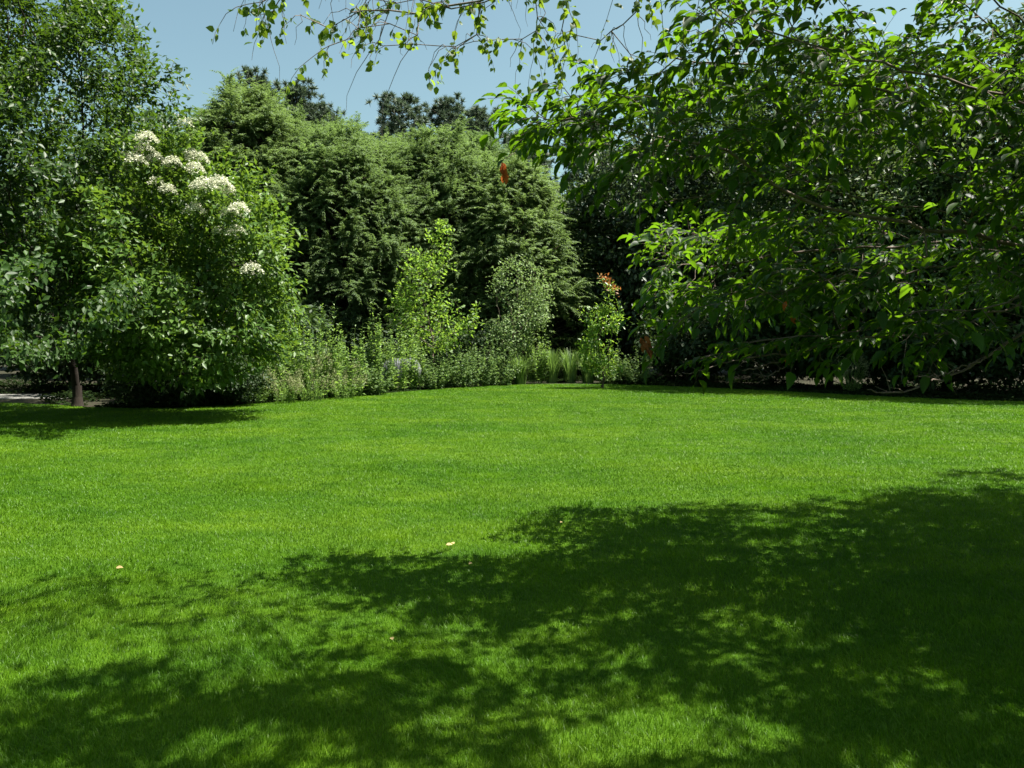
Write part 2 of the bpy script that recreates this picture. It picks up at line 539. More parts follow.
# ------------------------------------------------------------------ left: big spreading tree and elder
rs = np.random.default_rng(5)
def shoot(p0, p1, n=14, j=.06):
    t = np.linspace(0, 1, n)[:, None]
    return np.array(p0) * (1 - t) + np.array(p1) * t + rs.normal(size=(n, 3)) * j
ex = np.concatenate([shoot(at(100, 105, 17.5), at(172, 43, 17.5), 22, .09), shoot(at(120, 130, 17), at(203, 106, 17), 20, .09),
                     shoot(at(85, 30, 18), at(118, -8, 18), 18, .09), shoot(at(120, 130, 18), at(188, 88, 18), 20, .09)])
broadleaf("broadleaf_tree", "large dark green broadleaf tree with thick trunk and spreading crown at left lawn edge", "tree",
          (-11.3, 20.8, 0), (-11.6, 20.4, 2.6),
          [(-13.2, 19.2, 7.4, 4.5, 5.6, 4.7), (-12.6, 17.0, 4.0, 4.8, 4.4, 2.6), (-8.8, 14.4, 2.3, 2.3, 1.6, 1.0, 1.2), (-8.4, 12.7, 2.45, 1.7, 1.3, .65, 1.2), (-18, 20, 6.5, 4.5, 5, 4.5)],
          21, 9500, .34, .38, .145, (M_bark_dark, M_left), per=40, spread=.18, tip=.005, gap=.0, nf=.75, extra=ex, cap=.27, lush=4, up_jit=.5)

elder_shoots = np.concatenate([shoot(at(a_, b_, 17.4), at(c_, d_, 17.1), 12, .10) for a_, b_, c_, d_ in [
    (230, 210, 262, 176), (250, 250, 292, 232), (255, 290, 302, 284), (250, 330, 290, 326), (240, 350, 282, 360), (215, 190, 232, 150), (190, 170, 204, 132), (160, 180, 150, 140), (255, 270, 286, 256)]])
el_root, eP, ePar, eR, eC, eg = broadleaf(
    "elder_tree", "rounded light green elder tree with flat white flower heads on its top", "tree",
    (-8.2, 21.3, 0), (-7.7, 19.0, 1.0),
    [(-7.2, 17.4, 3.5, 2.35, 2.2, 2.6), (-8.2, 18.2, 4.4, 2.3, 2.0, 2.1), (-6.5, 17.2, 2.1, 1.85, 1.8, 1.55), (-8.6, 18.8, 1.9, 2.3, 1.6, 1.1), (-7.0, 18.8, 1.8, 2.0, 1.3, 1.0)],
    22, 5600, .27, .29, .145, (M_bark_dark, M_elder), per=30, spread=.15, tip=.006, gap=.12, nf=1.25, extra=elder_shoots, lush=3, up_jit=.42, droop=.25)

# flat flower heads on the elder, on the outermost twigs near the top
ez = eP
heads = [(150, 152), (168, 156), (186, 149), (197, 160), (210, 170), (176, 172), (196, 180), (215, 184), (186, 194), (224, 202), (234, 219),
         (216, 214), (242, 228), (227, 233), (205, 206), (158, 166), (141, 161), (203, 192), (246, 244), (181, 162), (170, 186), (252, 262), (128, 178), (236, 248)]
for (px, py) in heads:
    px += eg.normal() * 9; py += eg.normal() * 7
    c = at(px, py, 17.3)
    # the twig that comes closest to this sight line
    line = np.array([(px - 512) / F, 1, (HORIZON - py) / F])
    tp = eP - np.array([0, 0, EYE])
    perp = np.linalg.norm(tp - line[None] * tp[:, 1:2], axis=1) + .12 * (eP[:, 1] - 14)
    q = eP[perp.argmin()] + np.array([0, -.28, .20])
    rad = eg.uniform(.12, .26)
    n = int(6500 * rad * rad) + 60
    rr = np.sqrt(eg.uniform(0, 1, n)) * rad; th = eg.uniform(0, 6.283, n)
    pos = np.c_[q[0] + rr * np.cos(th), q[1] + rr * np.sin(th), q[2] + .05 - .75 * rr * rr / rad + eg.normal(size=n) * .018 + .03 * np.sin(th * 3 + rr * 20)]
    up = np.array([0, 0, 1.]) + eg.normal(size=(n, 3)) * .4
    b = Bag(); b.add(*leaves(pos, eg.normal(size=(n, 3)) * np.array([1, 1, .3]), up, np.full(n, .034), np.full(n, .034), eg.uniform(0, 1, n)))
    b.build("blossom", M_white, el_root, False, (-8.2, 21.3, 0))

# ------------------------------------------------------------------ feathery evergreens in the middle
def feathery(label, loc, h, rad, seed, n_cl=300, group="feathery evergreens beyond the border", leaders=9, mat=None, peak=2.1):
    g = np.random.default_rng(seed)
    root = empty("evergreen_tree", (loc[0], loc[1], 0), label, "tree", group)
    tz = np.linspace(0, h * .95, 9)
    tr = Bag()
    pts = np.c_[g.normal(size=9) * .08, g.normal(size=9) * .08, tz]
    polytube(tr, pts, .24 * (1 - tz / h * .93), 8); flare(tr, (0, 0), .25)
    C = []; O = []
    for i in range(n_cl):
        t = g.uniform(.04, 1.0) ** .85
        th = g.uniform(0, 6.283)
        lob = 1 + .13 * math.sin(3 * th + 4 * t + seed) + .10 * math.sin(5 * th - 7 * t + seed * 2)
        prof = math.sqrt(max(.015, 1 - (max(0, t - .30) / .70) ** peak)) if t > .30 else .86 + .14 * t / .30
        rr = rad * lob * prof * (.50 + .50 * g.uniform() ** .4)
        C.append((rr * math.cos(th), rr * math.sin(th), t * h * .94))
        O.append((math.cos(th), math.sin(th), .35 + .9 * max(0, t - .4)))
    for k in range(leaders):
        th = g.uniform(0, 6.283)
        ro = g.uniform(.1, .45) * rad; C.append((ro * math.cos(th), ro * math.sin(th), h * (.97 + .03 * g.uniform()) - .32 * ro)); O.append((.3 * math.cos(th), .3 * math.sin(th), 1.4))
    C = np.array(C); O = unit(np.array(O))
    C += g.normal(size=C.shape) * .24
    # limbs from trunk to clumps
    z0 = np.clip(C[:, 2] - .35 * np.hypot(C[:, 0], C[:, 1]), .4, h * .9)
    S = np.c_[np.zeros(len(C)), np.zeros(len(C)), z0]
    tr.add(*tubes(S, C, np.full(len(C), .045), np.full(len(C), .014), C - S, C - S, 4))
    tr.build("trunk", M_bark, root, True)
    nf = 13; nl = 15
    n = len(C) * nf
    ci = np.repeat(np.arange(len(C)), nf)
    dirs = unit(O[ci] * .9 + g.normal(size=(n, 3)) * .62 + np.array([0, 0, .25]))
    L = g.uniform(.5, 1.45, n)
    st = C[ci] + g.normal(size=(n, 3)) * .16
    s = (np.arange(nl) + .7) / nl
    P = st[:, None] + dirs[:, None] * (L[:, None, None] * s[None, :, None])
    P[:, :, 2] -= (.38 * L)[:, None] * s[None] ** 2
    T = dirs[:, None] - np.array([0, 0, 1.0]) * s[None, :, None]
    T = unit(T)
    side = unit(np.cross(T, np.array([0, 0, 1.0])))
    lb = Bag()
    ft = np.clip(.5 + g.normal(size=len(C)) * .22, .05, .95)[ci]
    for sg in (-1, 1):
        dd = (T * .75 + sg * side * .8 + np.array([0, 0, -.25])).reshape(-1, 3) + g.normal(size=(n * nl, 3)) * .28
        up = np.array([0, 0, 1.]) + g.normal(size=(n * nl, 3)) * .35
        ll = (.21 * (1 - .5 * s))[None].repeat(n, 0).ravel() * g.uniform(.7, 1.25, n * nl)
        tn = np.clip(np.repeat(ft, nl) + g.normal(size=n * nl) * .12, 0, 1)
        lb.add(*leaves(P.reshape(-1, 3), dd, up, ll, ll * .30, tn))
    lb.build("crown", mat or M_feather, root)
    return root

M_feather_deep = leaf_mat("leaf_feathery_deep", (.054, .098, .036), (.098, .152, .054), (.13, .21, .06), .40, .6, .25)
M_feather_soft = leaf_mat("leaf_feathery_soft", (.066, .114, .040), (.114, .172, .058), (.16, .25, .06), .40, .6, .25)
feathery("tall feathery evergreen, the leftmost and tallest of the light green grove, with nodding leader", (ground_at(246, 40), 40), 14.4, 4.2, 31, 760, peak=1.8)
feathery("broad feathery evergreen behind the slim young tree, left of the grey-leaved shrub", (ground_at(440, 41), 41), 12.5, 4.7, 32, 820, mat=M_feather_soft)
feathery("feathery evergreen with lumpy crown, between the tallest of the grove and the broad one", (ground_at(338, 39.5), 39.5), 12.4, 4.5, 33, 780, mat=M_feather_soft, peak=2.1)
feathery("lower feathery evergreen directly behind the grey-leaved shrub", (ground_at(516, 38.5), 38.5), 10.2, 3.2, 34, 500, peak=1.6)
feathery("feathery evergreen partly hidden behind the flowering elder", (ground_at(172, 41), 41), 12.9, 4.2, 35, 480, mat=M_feather_deep)
feathery("deeper green feathery evergreen filling the saddle right of the tallest of the grove", (ground_at(295, 43.5), 43.5), 13.9, 4.2, 36, 520, mat=M_feather_soft, peak=1.9)
feathery("deeper green feathery evergreen in the saddle left of the broad one", (ground_at(392, 44), 44), 12.8, 4.4, 37, 520, mat=M_feather, peak=1.7)
feathery("deeper green feathery evergreen at the right end of the grove, beside the dark gap", (ground_at(487, 44), 44), 12.7, 4.0, 38, 500, mat=M_feather_deep, peak=1.6)

# ------------------------------------------------------------------ pines on the skyline
def pine(label, loc, h, seed, spread=4.4, low=.38):
    g = np.random.default_rng(seed)
    root = empty("pine_tree", (loc[0], loc[1], 0), label, "tree", "pines on the skyline")
    tr = Bag()
    tz = np.linspace(0, h * .96, 10)
    lx = np.cumsum(g.normal(size=10) * .10); ly = np.cumsum(g.normal(size=10) * .10); lx[0] = ly[0] = 0
    polytube(tr, np.c_[lx, ly, tz], .26 * (1 - tz / h * .9), 8); flare(tr, (0, 0), .27)
    lb = Bag()
    nb = 74
    for i in range(nb):
        t = low + (1 - low) * (i + g.uniform(0, 1)) / nb
        th = i * 2.4 + g.uniform(-.4, .4)
        z = h * .95 * t
        L = spread * (1 - .78 * ((t - low) / (1 - low)) ** 1.6) * g.uniform(.55, 1.1)
        b0 = np.array([np.interp(z, tz, lx), np.interp(z, tz, ly), z])
        s = np.linspace(0, 1, 6)[:, None]
        dirn = np.array([math.cos(th), math.sin(th), .15])
        pts = b0 + dirn * L * s + np.array([0, 0, 1]) * (.28 * L) * s ** 2
        polytube(tr, pts, np.linspace(.06, .015, 6), 4)
        nt_ = 9
        ss = g.uniform(.35, 1.05, nt_)
        tp = b0 + dirn * L * ss[:, None] + np.array([0, 0, 1]) * (.28 * L) * ss[:, None] ** 2 + g.normal(size=(nt_, 3)) * np.array([.32, .32, .14])
        nn = 46
        k = np.repeat(np.arange(nt_), nn)
        v = unit(g.normal(size=(nt_ * nn, 3)) + np.array([0, 0, .45]) + dirn * .3)
        ln = g.uniform(.24, .42, nt_ * nn)
        lb.add(*leaves(tp[k], v, g.normal(size=(nt_ * nn, 3)), ln, ln * .22, g.uniform(0, 1, nt_ * nn), NEEDLE_V, NEEDLE_F))
    tr.build("trunk", M_bark, root, True)
    lb.build("crown", M_pine, root)

pine("dark pine rising just right of the nodding leader of the tallest evergreen", (ground_at(262, 50), 50), 19.3, 41, 3.8)
pine("dark pine on the skyline, second from the nodding leader of the tallest evergreen", (ground_at(300, 51), 51), 18.9, 42, 3.8)
pine("dark pine lowest of the three pines beside the tallest feathery evergreen", (ground_at(334, 52), 52), 17.9, 47, 3.4)
pine("blue-green pine on the skyline above the slim young tree", (ground_at(402, 52), 52), 18.4, 43, 4.2)
pine("blue-green pine in the middle of the skyline pines above the grey-leaved shrub", (ground_at(440, 54), 54), 18.9, 48, 4.0)
pine("blue-green pine on the skyline nearest the orange withered leaf cluster", (ground_at(474, 53), 53), 17.9, 44, 3.8)
pine("lowest pine on the skyline, in the dip beside the orange leaf cluster", (ground_at(524, 52), 52), 16.0, 49, 3.4)
pine("pine with sparse top seen through the tip of the overhanging cherry branch", (ground_at(585, 50), 50), 16.6, 45, 3.6)
pine("tall pine behind the overhanging cherry foliage, right of the sparse one", (ground_at(680, 48), 48), 17.6, 46, 4.2)

# ------------------------------------------------------------------ dark wood at the back and right
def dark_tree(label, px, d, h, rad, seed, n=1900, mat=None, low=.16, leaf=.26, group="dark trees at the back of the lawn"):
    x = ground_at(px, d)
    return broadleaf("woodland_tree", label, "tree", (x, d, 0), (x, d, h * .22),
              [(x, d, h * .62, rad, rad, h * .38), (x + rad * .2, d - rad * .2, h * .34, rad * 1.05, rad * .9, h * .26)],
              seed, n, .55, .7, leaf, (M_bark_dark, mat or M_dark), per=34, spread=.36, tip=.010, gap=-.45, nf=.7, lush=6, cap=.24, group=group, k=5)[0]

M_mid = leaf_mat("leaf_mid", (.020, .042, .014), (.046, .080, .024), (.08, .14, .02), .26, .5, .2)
M_pale_lit = leaf_mat("leaf_pale_lit", (.045, .075, .030), (.095, .135, .055), (.15, .22, .06), .28, .5, .25)  # leaf colour lightened to stand in for a sunlit patch
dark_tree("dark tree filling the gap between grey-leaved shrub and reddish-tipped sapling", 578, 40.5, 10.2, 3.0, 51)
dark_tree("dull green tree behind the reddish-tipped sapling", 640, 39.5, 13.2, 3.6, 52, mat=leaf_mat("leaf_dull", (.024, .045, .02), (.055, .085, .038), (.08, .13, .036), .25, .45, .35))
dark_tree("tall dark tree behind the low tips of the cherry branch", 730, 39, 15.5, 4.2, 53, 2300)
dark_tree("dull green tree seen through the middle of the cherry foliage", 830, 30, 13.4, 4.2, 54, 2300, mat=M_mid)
dark_tree("tree with leaves paled as if sunlit, behind the arching bare branch at right", 945, 27, 10.8, 4.0, 55, 2300, mat=M_pale_lit, leaf=.18)
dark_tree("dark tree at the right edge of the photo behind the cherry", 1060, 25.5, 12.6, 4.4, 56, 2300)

# dark understorey shrubs that close the view beneath the crowns
def shrub(label, px, d, h, rad, seed, mat, n=900, leaf=.22, name="shrub", group=None, per=26):
    x = ground_at(px, d)
    return broadleaf(name, label, "shrub", (x, d, 0), (x, d, .25), [(x, d, h * .52, rad, rad * .85, h * .48)], seed, n, .32, .40, leaf,
                     (M_bark_dark, mat), per=per, spread=.2, tip=.006, gap=-.4, nf=1.2, lush=4, k=4, group=group)[0]

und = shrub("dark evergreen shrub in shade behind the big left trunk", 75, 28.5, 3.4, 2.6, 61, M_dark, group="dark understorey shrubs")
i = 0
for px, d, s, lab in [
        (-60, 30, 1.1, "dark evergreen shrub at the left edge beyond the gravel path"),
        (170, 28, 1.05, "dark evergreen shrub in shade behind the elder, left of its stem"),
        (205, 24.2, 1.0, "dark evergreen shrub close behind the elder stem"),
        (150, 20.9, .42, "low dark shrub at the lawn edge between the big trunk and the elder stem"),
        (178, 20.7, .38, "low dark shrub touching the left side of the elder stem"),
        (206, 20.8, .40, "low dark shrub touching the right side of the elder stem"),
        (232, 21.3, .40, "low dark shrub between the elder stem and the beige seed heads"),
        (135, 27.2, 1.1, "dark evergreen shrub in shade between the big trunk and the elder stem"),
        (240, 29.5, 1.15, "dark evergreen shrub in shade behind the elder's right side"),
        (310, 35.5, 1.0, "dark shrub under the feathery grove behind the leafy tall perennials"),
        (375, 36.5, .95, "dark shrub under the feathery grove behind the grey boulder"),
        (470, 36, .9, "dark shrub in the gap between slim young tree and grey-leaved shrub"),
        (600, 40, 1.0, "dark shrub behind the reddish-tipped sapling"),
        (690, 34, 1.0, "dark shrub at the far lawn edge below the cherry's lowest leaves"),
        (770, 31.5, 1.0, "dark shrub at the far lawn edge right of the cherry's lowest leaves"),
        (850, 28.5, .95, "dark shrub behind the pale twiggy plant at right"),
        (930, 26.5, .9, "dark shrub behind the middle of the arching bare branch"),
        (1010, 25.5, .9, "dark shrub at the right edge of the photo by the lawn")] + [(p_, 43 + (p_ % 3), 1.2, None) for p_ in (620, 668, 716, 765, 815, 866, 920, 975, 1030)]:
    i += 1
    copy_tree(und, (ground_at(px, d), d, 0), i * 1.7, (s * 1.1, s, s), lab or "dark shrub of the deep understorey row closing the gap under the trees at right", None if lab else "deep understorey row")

wall = dark_tree("dark backdrop tree in the wood beyond the feathery grove", 300, 56, 13.0, 5.0, 57, 2200, group="backdrop trees of the wood", leaf=.34)
for k, (px, d, s) in enumerate([(40, 54, 1.0), (-130, 50, 1.05), (170, 55, .95), (430, 57, .9), (540, 54, .92), (640, 52, 1.05), (750, 50, 1.15), (880, 46, 1.1), (1000, 44, 1.1), (1130, 42, 1.1), (100, 42, .85)]):
    copy_tree(wall, (ground_at(px, d), d, 0), k * 2.1, (s, s, s), "dark backdrop tree in the wood beyond the feathery grove", "backdrop trees of the wood")
tag(wall, "dark backdrop tree in the wood beyond the feathery grove")

# ------------------------------------------------------------------ young tree, grey shrub, sapling
xy = ground_at(433, 30.5)
broadleaf("young_tree", "slim young tree with bright yellow-green leaves and thin trunk at the border", "tree",
          (xy, 30.5, 0), (xy, 30.5, 1.6), [(xy, 30.5, 2.9, 1.75, 1.4, 1.7), (xy - .1, 30.5, 4.2, 1.2, 1.1, 1.5), (xy, 30.5, 5.6, .7, .6, 1.2)],
          71, 1300, .28, .3, .16, (M_bark, M_young), per=11, spread=.13, tip=.006, gap=-.1, nf=1.8, trop=(0, 0, .25), lush=4, droop=.1, k=5)
xg = ground_at(516, 33.8)
broadleaf("grey_leaved_shrub", "tall grey-green shrub with small pale leaves, right of the slim young tree", "shrub",
          (xg, 33.8, 0), (xg, 33.8, .4), [(xg - .25, 33.8, 1.9, 1.35, 1.3, 1.6), (xg + .55, 33.6, 2.6, 1.2, 1.1, 1.7), (xg + .1, 33.8, 3.9, 1.2, 1.1, 1.5), (xg + .85, 33.8, 4.0, .7, .8, 1.1), (xg - .5, 33.9, 3.4, .8, .8, 1.0)],
          72, 3000, .24, .25, .12, (M_bark, M_greyleaf), per=16, spread=.16, tip=.005, gap=-.08, nf=1.6, lush=3, k=4)
xs = ground_at(603, 29.5)
sp_root, sP, sPar, sR, sC, sg_ = broadleaf(
    "sapling", "small bright green sapling with reddish young leaves at its tip", "sapling",
    (xs, 29.5, 0), (xs, 29.5, .5), [(xs, 29.5, 1.5, .95, .8, 1.1), (xs, 29.5, 2.5, .75, .65, .9), (xs + .05, 29.5, 3.4, .42, .4, .8)],
    73, 420, .22, .24, .15, (M_bark, M_sap), per=14, spread=.12, tip=.005, gap=-.3, nf=2, trop=(0, 0, .25), lush=4, droop=.1, k=5)
top = sP[sP[:, 2] > sP[:, 2].max() - .55]
n = 90
rp = top[sg_.integers(0, len(top), n)] + sg_.normal(size=(n, 3)) * .10 + np.array([0, 0, .08])
b = Bag(); b.add(*leaves(rp, sg_.normal(size=(n, 3)) + np.array([0, 0, .6]), np.array([0, -.4, 1.]) + sg_.normal(size=(n, 3)) * .5, np.full(n, .14), np.full(n, .075), sg_.uniform(0, 1, n)))
tag(b.build("foliage", M_red, sp_root, False, (xs, 29.5, 0)), "reddish young leaves at the tip")

# ------------------------------------------------------------------ boulder behind the border
def boulder():
    g = np.random.default_rng(81)
    nu, nv = 22, 12
    v = []
    for j in range(nv + 1):
        ph = math.pi * j / nv
        for k in range(nu):
            th = 2 * math.pi * k / nu
            v.append((math.sin(ph) * math.cos(th), math.sin(ph) * math.sin(th), math.cos(ph)))
    v = np.array(v)
    v = np.sign(v) * np.abs(v) ** .8
    n_ = smoothnoise(v, 6, 2.0, 4)
    v = v * (1 + .12 * n_)[:, None] * np.array([.85, .6, .72]) + np.array([0, 0, .66])
    f = [[j * nu + k, j * nu + (k + 1) % nu, (j + 1) * nu + (k + 1) % nu, (j + 1) * nu + k] for j in range(nv) for k in range(nu)]
    o = build("boulder", v, [np.array(f)], M_rock, smooth=True)
    o.location = (ground_at(400, 33.4), 33.4, -.32)
    tag(o, "pale grey boulder half hidden behind the border plants, left of the slim young tree", "rock")
boulder()

# ------------------------------------------------------------------ low undergrowth on the bed beyond the lawn
def undergrowth():
    g = np.random.default_rng(77)
    n = 90000
    x = g.uniform(-24, 20, n)
    e0 = np.interp(x, ed[:, 0], ed[:, 1])
    y = e0 + .08 + 9 * g.uniform(0, 1, n) ** 1.5
    mid = np.interp(x, px_, cy_)
    ok = ~((x < -13.3) & (y < mid + 1.35)) & (smoothnoise(np.c_[x, y], 14, .8, 3) > -.45)
    x, y, e0 = x[ok], y[ok], e0[ok]; n = len(x)
    hh = np.clip(.16 + .16 * smoothnoise(np.c_[x, y], 15, .9, 3), .04, .45) * np.clip((y - e0) / .5, .35, 1)
    p = np.c_[x, y, hh * g.uniform(.1, 1, n)]
    th = g.uniform(0, 6.283, n)
    L = g.uniform(.07, .15, n)
    b = Bag(); b.add(*leaves(p, np.c_[np.cos(th), np.sin(th), g.uniform(-.3, .5, n)], np.array([0, 0, 1.]) + g.normal(size=(n, 3)) * .4, L, L * .6, g.uniform(0, 1, n)))
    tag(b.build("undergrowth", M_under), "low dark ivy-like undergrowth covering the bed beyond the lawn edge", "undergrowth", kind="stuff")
undergrowth()

# ------------------------------------------------------------------ border plants
def plant(kind, label, px, d, h, rad, seed):
    g = np.random.default_rng(seed)
    x = ground_at(px, d)
    name = {"lance": "tall_perennial", "dry": "seedhead_perennial", "bushy": "bushy_perennial", "strap": "strap_leaved_plant"}[kind]
    root = empty(name, (x, d, 0), label, "plant", "plants of the border along the lawn")
    lf = Bag(); heads = []
    ns = {"lance": 32, "dry": 28, "bushy": 42, "strap": 0}[kind]; h *= {'lance': 1.9, 'dry': 1.45, 'bushy': 1.6, 'strap': 1.4}[kind]
    for _ in range(ns):
        a = g.uniform(0, 6.283); q_ = math.sqrt(g.uniform()); r0 = rad * .6 * q_; hh = h * (1.05 - (.35 if kind == 'lance' else .55) * q_ ** 2) * g.uniform(.5, 1.0)
        out = np.array([math.cos(a), math.sin(a), 0])
        s = np.linspace(0, 1, 6)[:, None]
        flop = {"lance": .3, "dry": .55, "bushy": .8}[kind] * g.uniform(.4, 1.3)
        pts = out * r0 + out * flop * rad * s ** 1.6 + np.array([0, 0, hh]) * s + g.normal(size=(6, 3)) * .012
        pts[0, 2] = 0
        polytube(lf, pts, np.linspace(.009, .003, 6), 4)
        nl = {"lance": 44, "dry": 24, "bushy": 44}[kind]
        ss = g.uniform(.06, 1.0, nl)
        pos = np.stack([np.interp(ss, s[:, 0], pts[:, c]) for c in range(3)], 1)
        th = g.uniform(0, 6.283, nl)
        dd = np.c_[np.cos(th), np.sin(th), g.uniform(.0, 1.0, nl) if kind != "bushy" else g.uniform(-.4, .6, nl)]
        ln = {"lance": .19, "dry": .12, "bushy": .15}[kind] * g.uniform(.6, 1.2, nl) * (1.1 - .5 * ss)
        up = np.array([0, 0, 1.]) + g.normal(size=(nl, 3)) * .35
        lf.add(*leaves(pos, dd, up, ln, ln * {"lance": .27, "dry": .22, "bushy": .5}[kind], g.uniform(0, 1, nl), LANCE_V, LANCE_F))
        if kind == "dry":
            m = 46
            q = pts[-1] + g.normal(size=(m, 3)) * np.array([.045, .045, .09])
            dry = Bag(); heads.append(dry)
            dry.add(*leaves(q, g.normal(size=(m, 3)) + np.array([0, 0, .5]), g.normal(size=(m, 3)), g.uniform(.03, .07, m), g.uniform(.015, .03, m), g.uniform(0, 1, m)))
    if kind == "strap":
        m = 260
        a = g.uniform(0, 6.283, m); r0 = rad * .4 * np.sqrt(g.uniform(size=m)); hh = h * g.uniform(.55, 1.05, m)
        o2 = np.c_[np.cos(a), np.sin(a)]
        ks = np.array([0, .35, .7, 1.0]); sp = g.uniform(.2, .9, m) * rad
        rows = []
        sd = np.c_[-o2[:, 1], o2[:, 0]]
        for s_, w_ in zip(ks, [.5, .5, .38, .04]):
            cx = o2 * (r0 + sp * s_ ** 2)[:, None]
            cz = hh * (s_ - .25 * s_ ** 3)
            for q in (-1, 1):
                rows.append(np.c_[cx + sd * q * w_ * .028, cz])
        v = np.stack(rows, 1).reshape(-1, 3)
        f = np.array([[0, 1, 3, 2], [2, 3, 5, 4], [4, 5, 7, 6]])[None] + (np.arange(m) * 8)[:, None, None]
        lf.add(v, f.reshape(-1, 4), np.repeat(g.uniform(0, 1, m), 8))
    lf.build("foliage", {"lance": M_lanceleaf, "dry": M_lanceleaf, "bushy": M_bluegreen, "strap": M_strap}[kind], root)
    for hd in heads[:24]: hd.build("dry_seed_head", M_dry, root)  # dry seed heads at the stem tips

for k, a in enumerate([
    ("dry", "low beige-headed perennial at the left end of the border, nearest the elder", 254, 21.9, .75, .55),
    ("lance", "tall leafy perennial standing just right of the elder, first tall one of the border", 272, 22.6, 1.15, .5),
    ("dry", "beige-headed perennial in front of the leftmost tall leafy perennials", 286, 22.2, .8, .55),
    ("lance", "tall pale green leafy perennial above the beige seed heads, second from the elder", 300, 23.3, 1.35, .55),
    ("dry", "beige-headed perennial in the front row below the tallest leafy clump", 314, 23.0, .95, .6),
    ("lance", "tallest leafy perennial clump in the left half of the border", 328, 24.2, 1.55, .6),
    ("lance", "broad leafy perennial right of the tallest clump in the left half of the border", 350, 24.8, 1.4, .65),
    ("dry", "beige-headed perennial at the front, left of the upright single-stemmed perennial", 344, 24.0, .8, .6),
    ("lance", "narrow upright perennial taller than its neighbours, left of the boulder", 374, 26.4, 1.75, .28),
    ("bushy", "bushy perennial at the lawn edge below the boulder's left side", 372, 25.7, .95, .6),
    ("lance", "pale leafy perennial at the lawn edge straight below the boulder", 394, 27.6, 1.2, .6),
    ("lance", "leafy perennial in front of the boulder's right side", 412, 28.4, 1.3, .55),
    ("bushy", "bushy blue-green perennial at the foot of the slim young tree", 432, 29.0, 1.1, .7),
    ("bushy", "bushy blue-green perennial right of the slim young tree's foot", 455, 30.2, 1.25, .75),
    ("bushy", "rounded blue-green perennial between slim young tree and grey-leaved shrub", 476, 31.0, 1.35, .8),
    ("bushy", "rounded blue-green perennial at the left foot of the grey-leaved shrub", 498, 31.8, 1.3, .8),
    ("strap", "strap-leaved clump below the middle of the grey-leaved shrub", 520, 32.6, 1.15, .6),
    ("lance", "leafy perennial at the right foot of the grey-leaved shrub", 538, 33.4, 1.5, .6),
    ("strap", "strap-leaved clump right of the grey-leaved shrub, leftmost of its row", 552, 33.6, 1.35, .6),
    ("strap", "strap-leaved clump midway between grey-leaved shrub and sapling", 570, 33.8, 1.4, .65),
    ("strap", "strap-leaved clump just left of the sapling's foot", 588, 33.6, 1.3, .6),
    ("bushy", "bushy perennial at the foot of the reddish-tipped sapling", 610, 33.2, 1.15, .8),
    ("bushy", "bushy perennial in shade right of the reddish-tipped sapling", 640, 32.4, 1.1, .8),
    ("dry", "pale twiggy plant alone at the far lawn edge below the right-hand cherry leaves", 852, 26.4, 1.05, .45),
]):
    plant(*a, 100 + k)

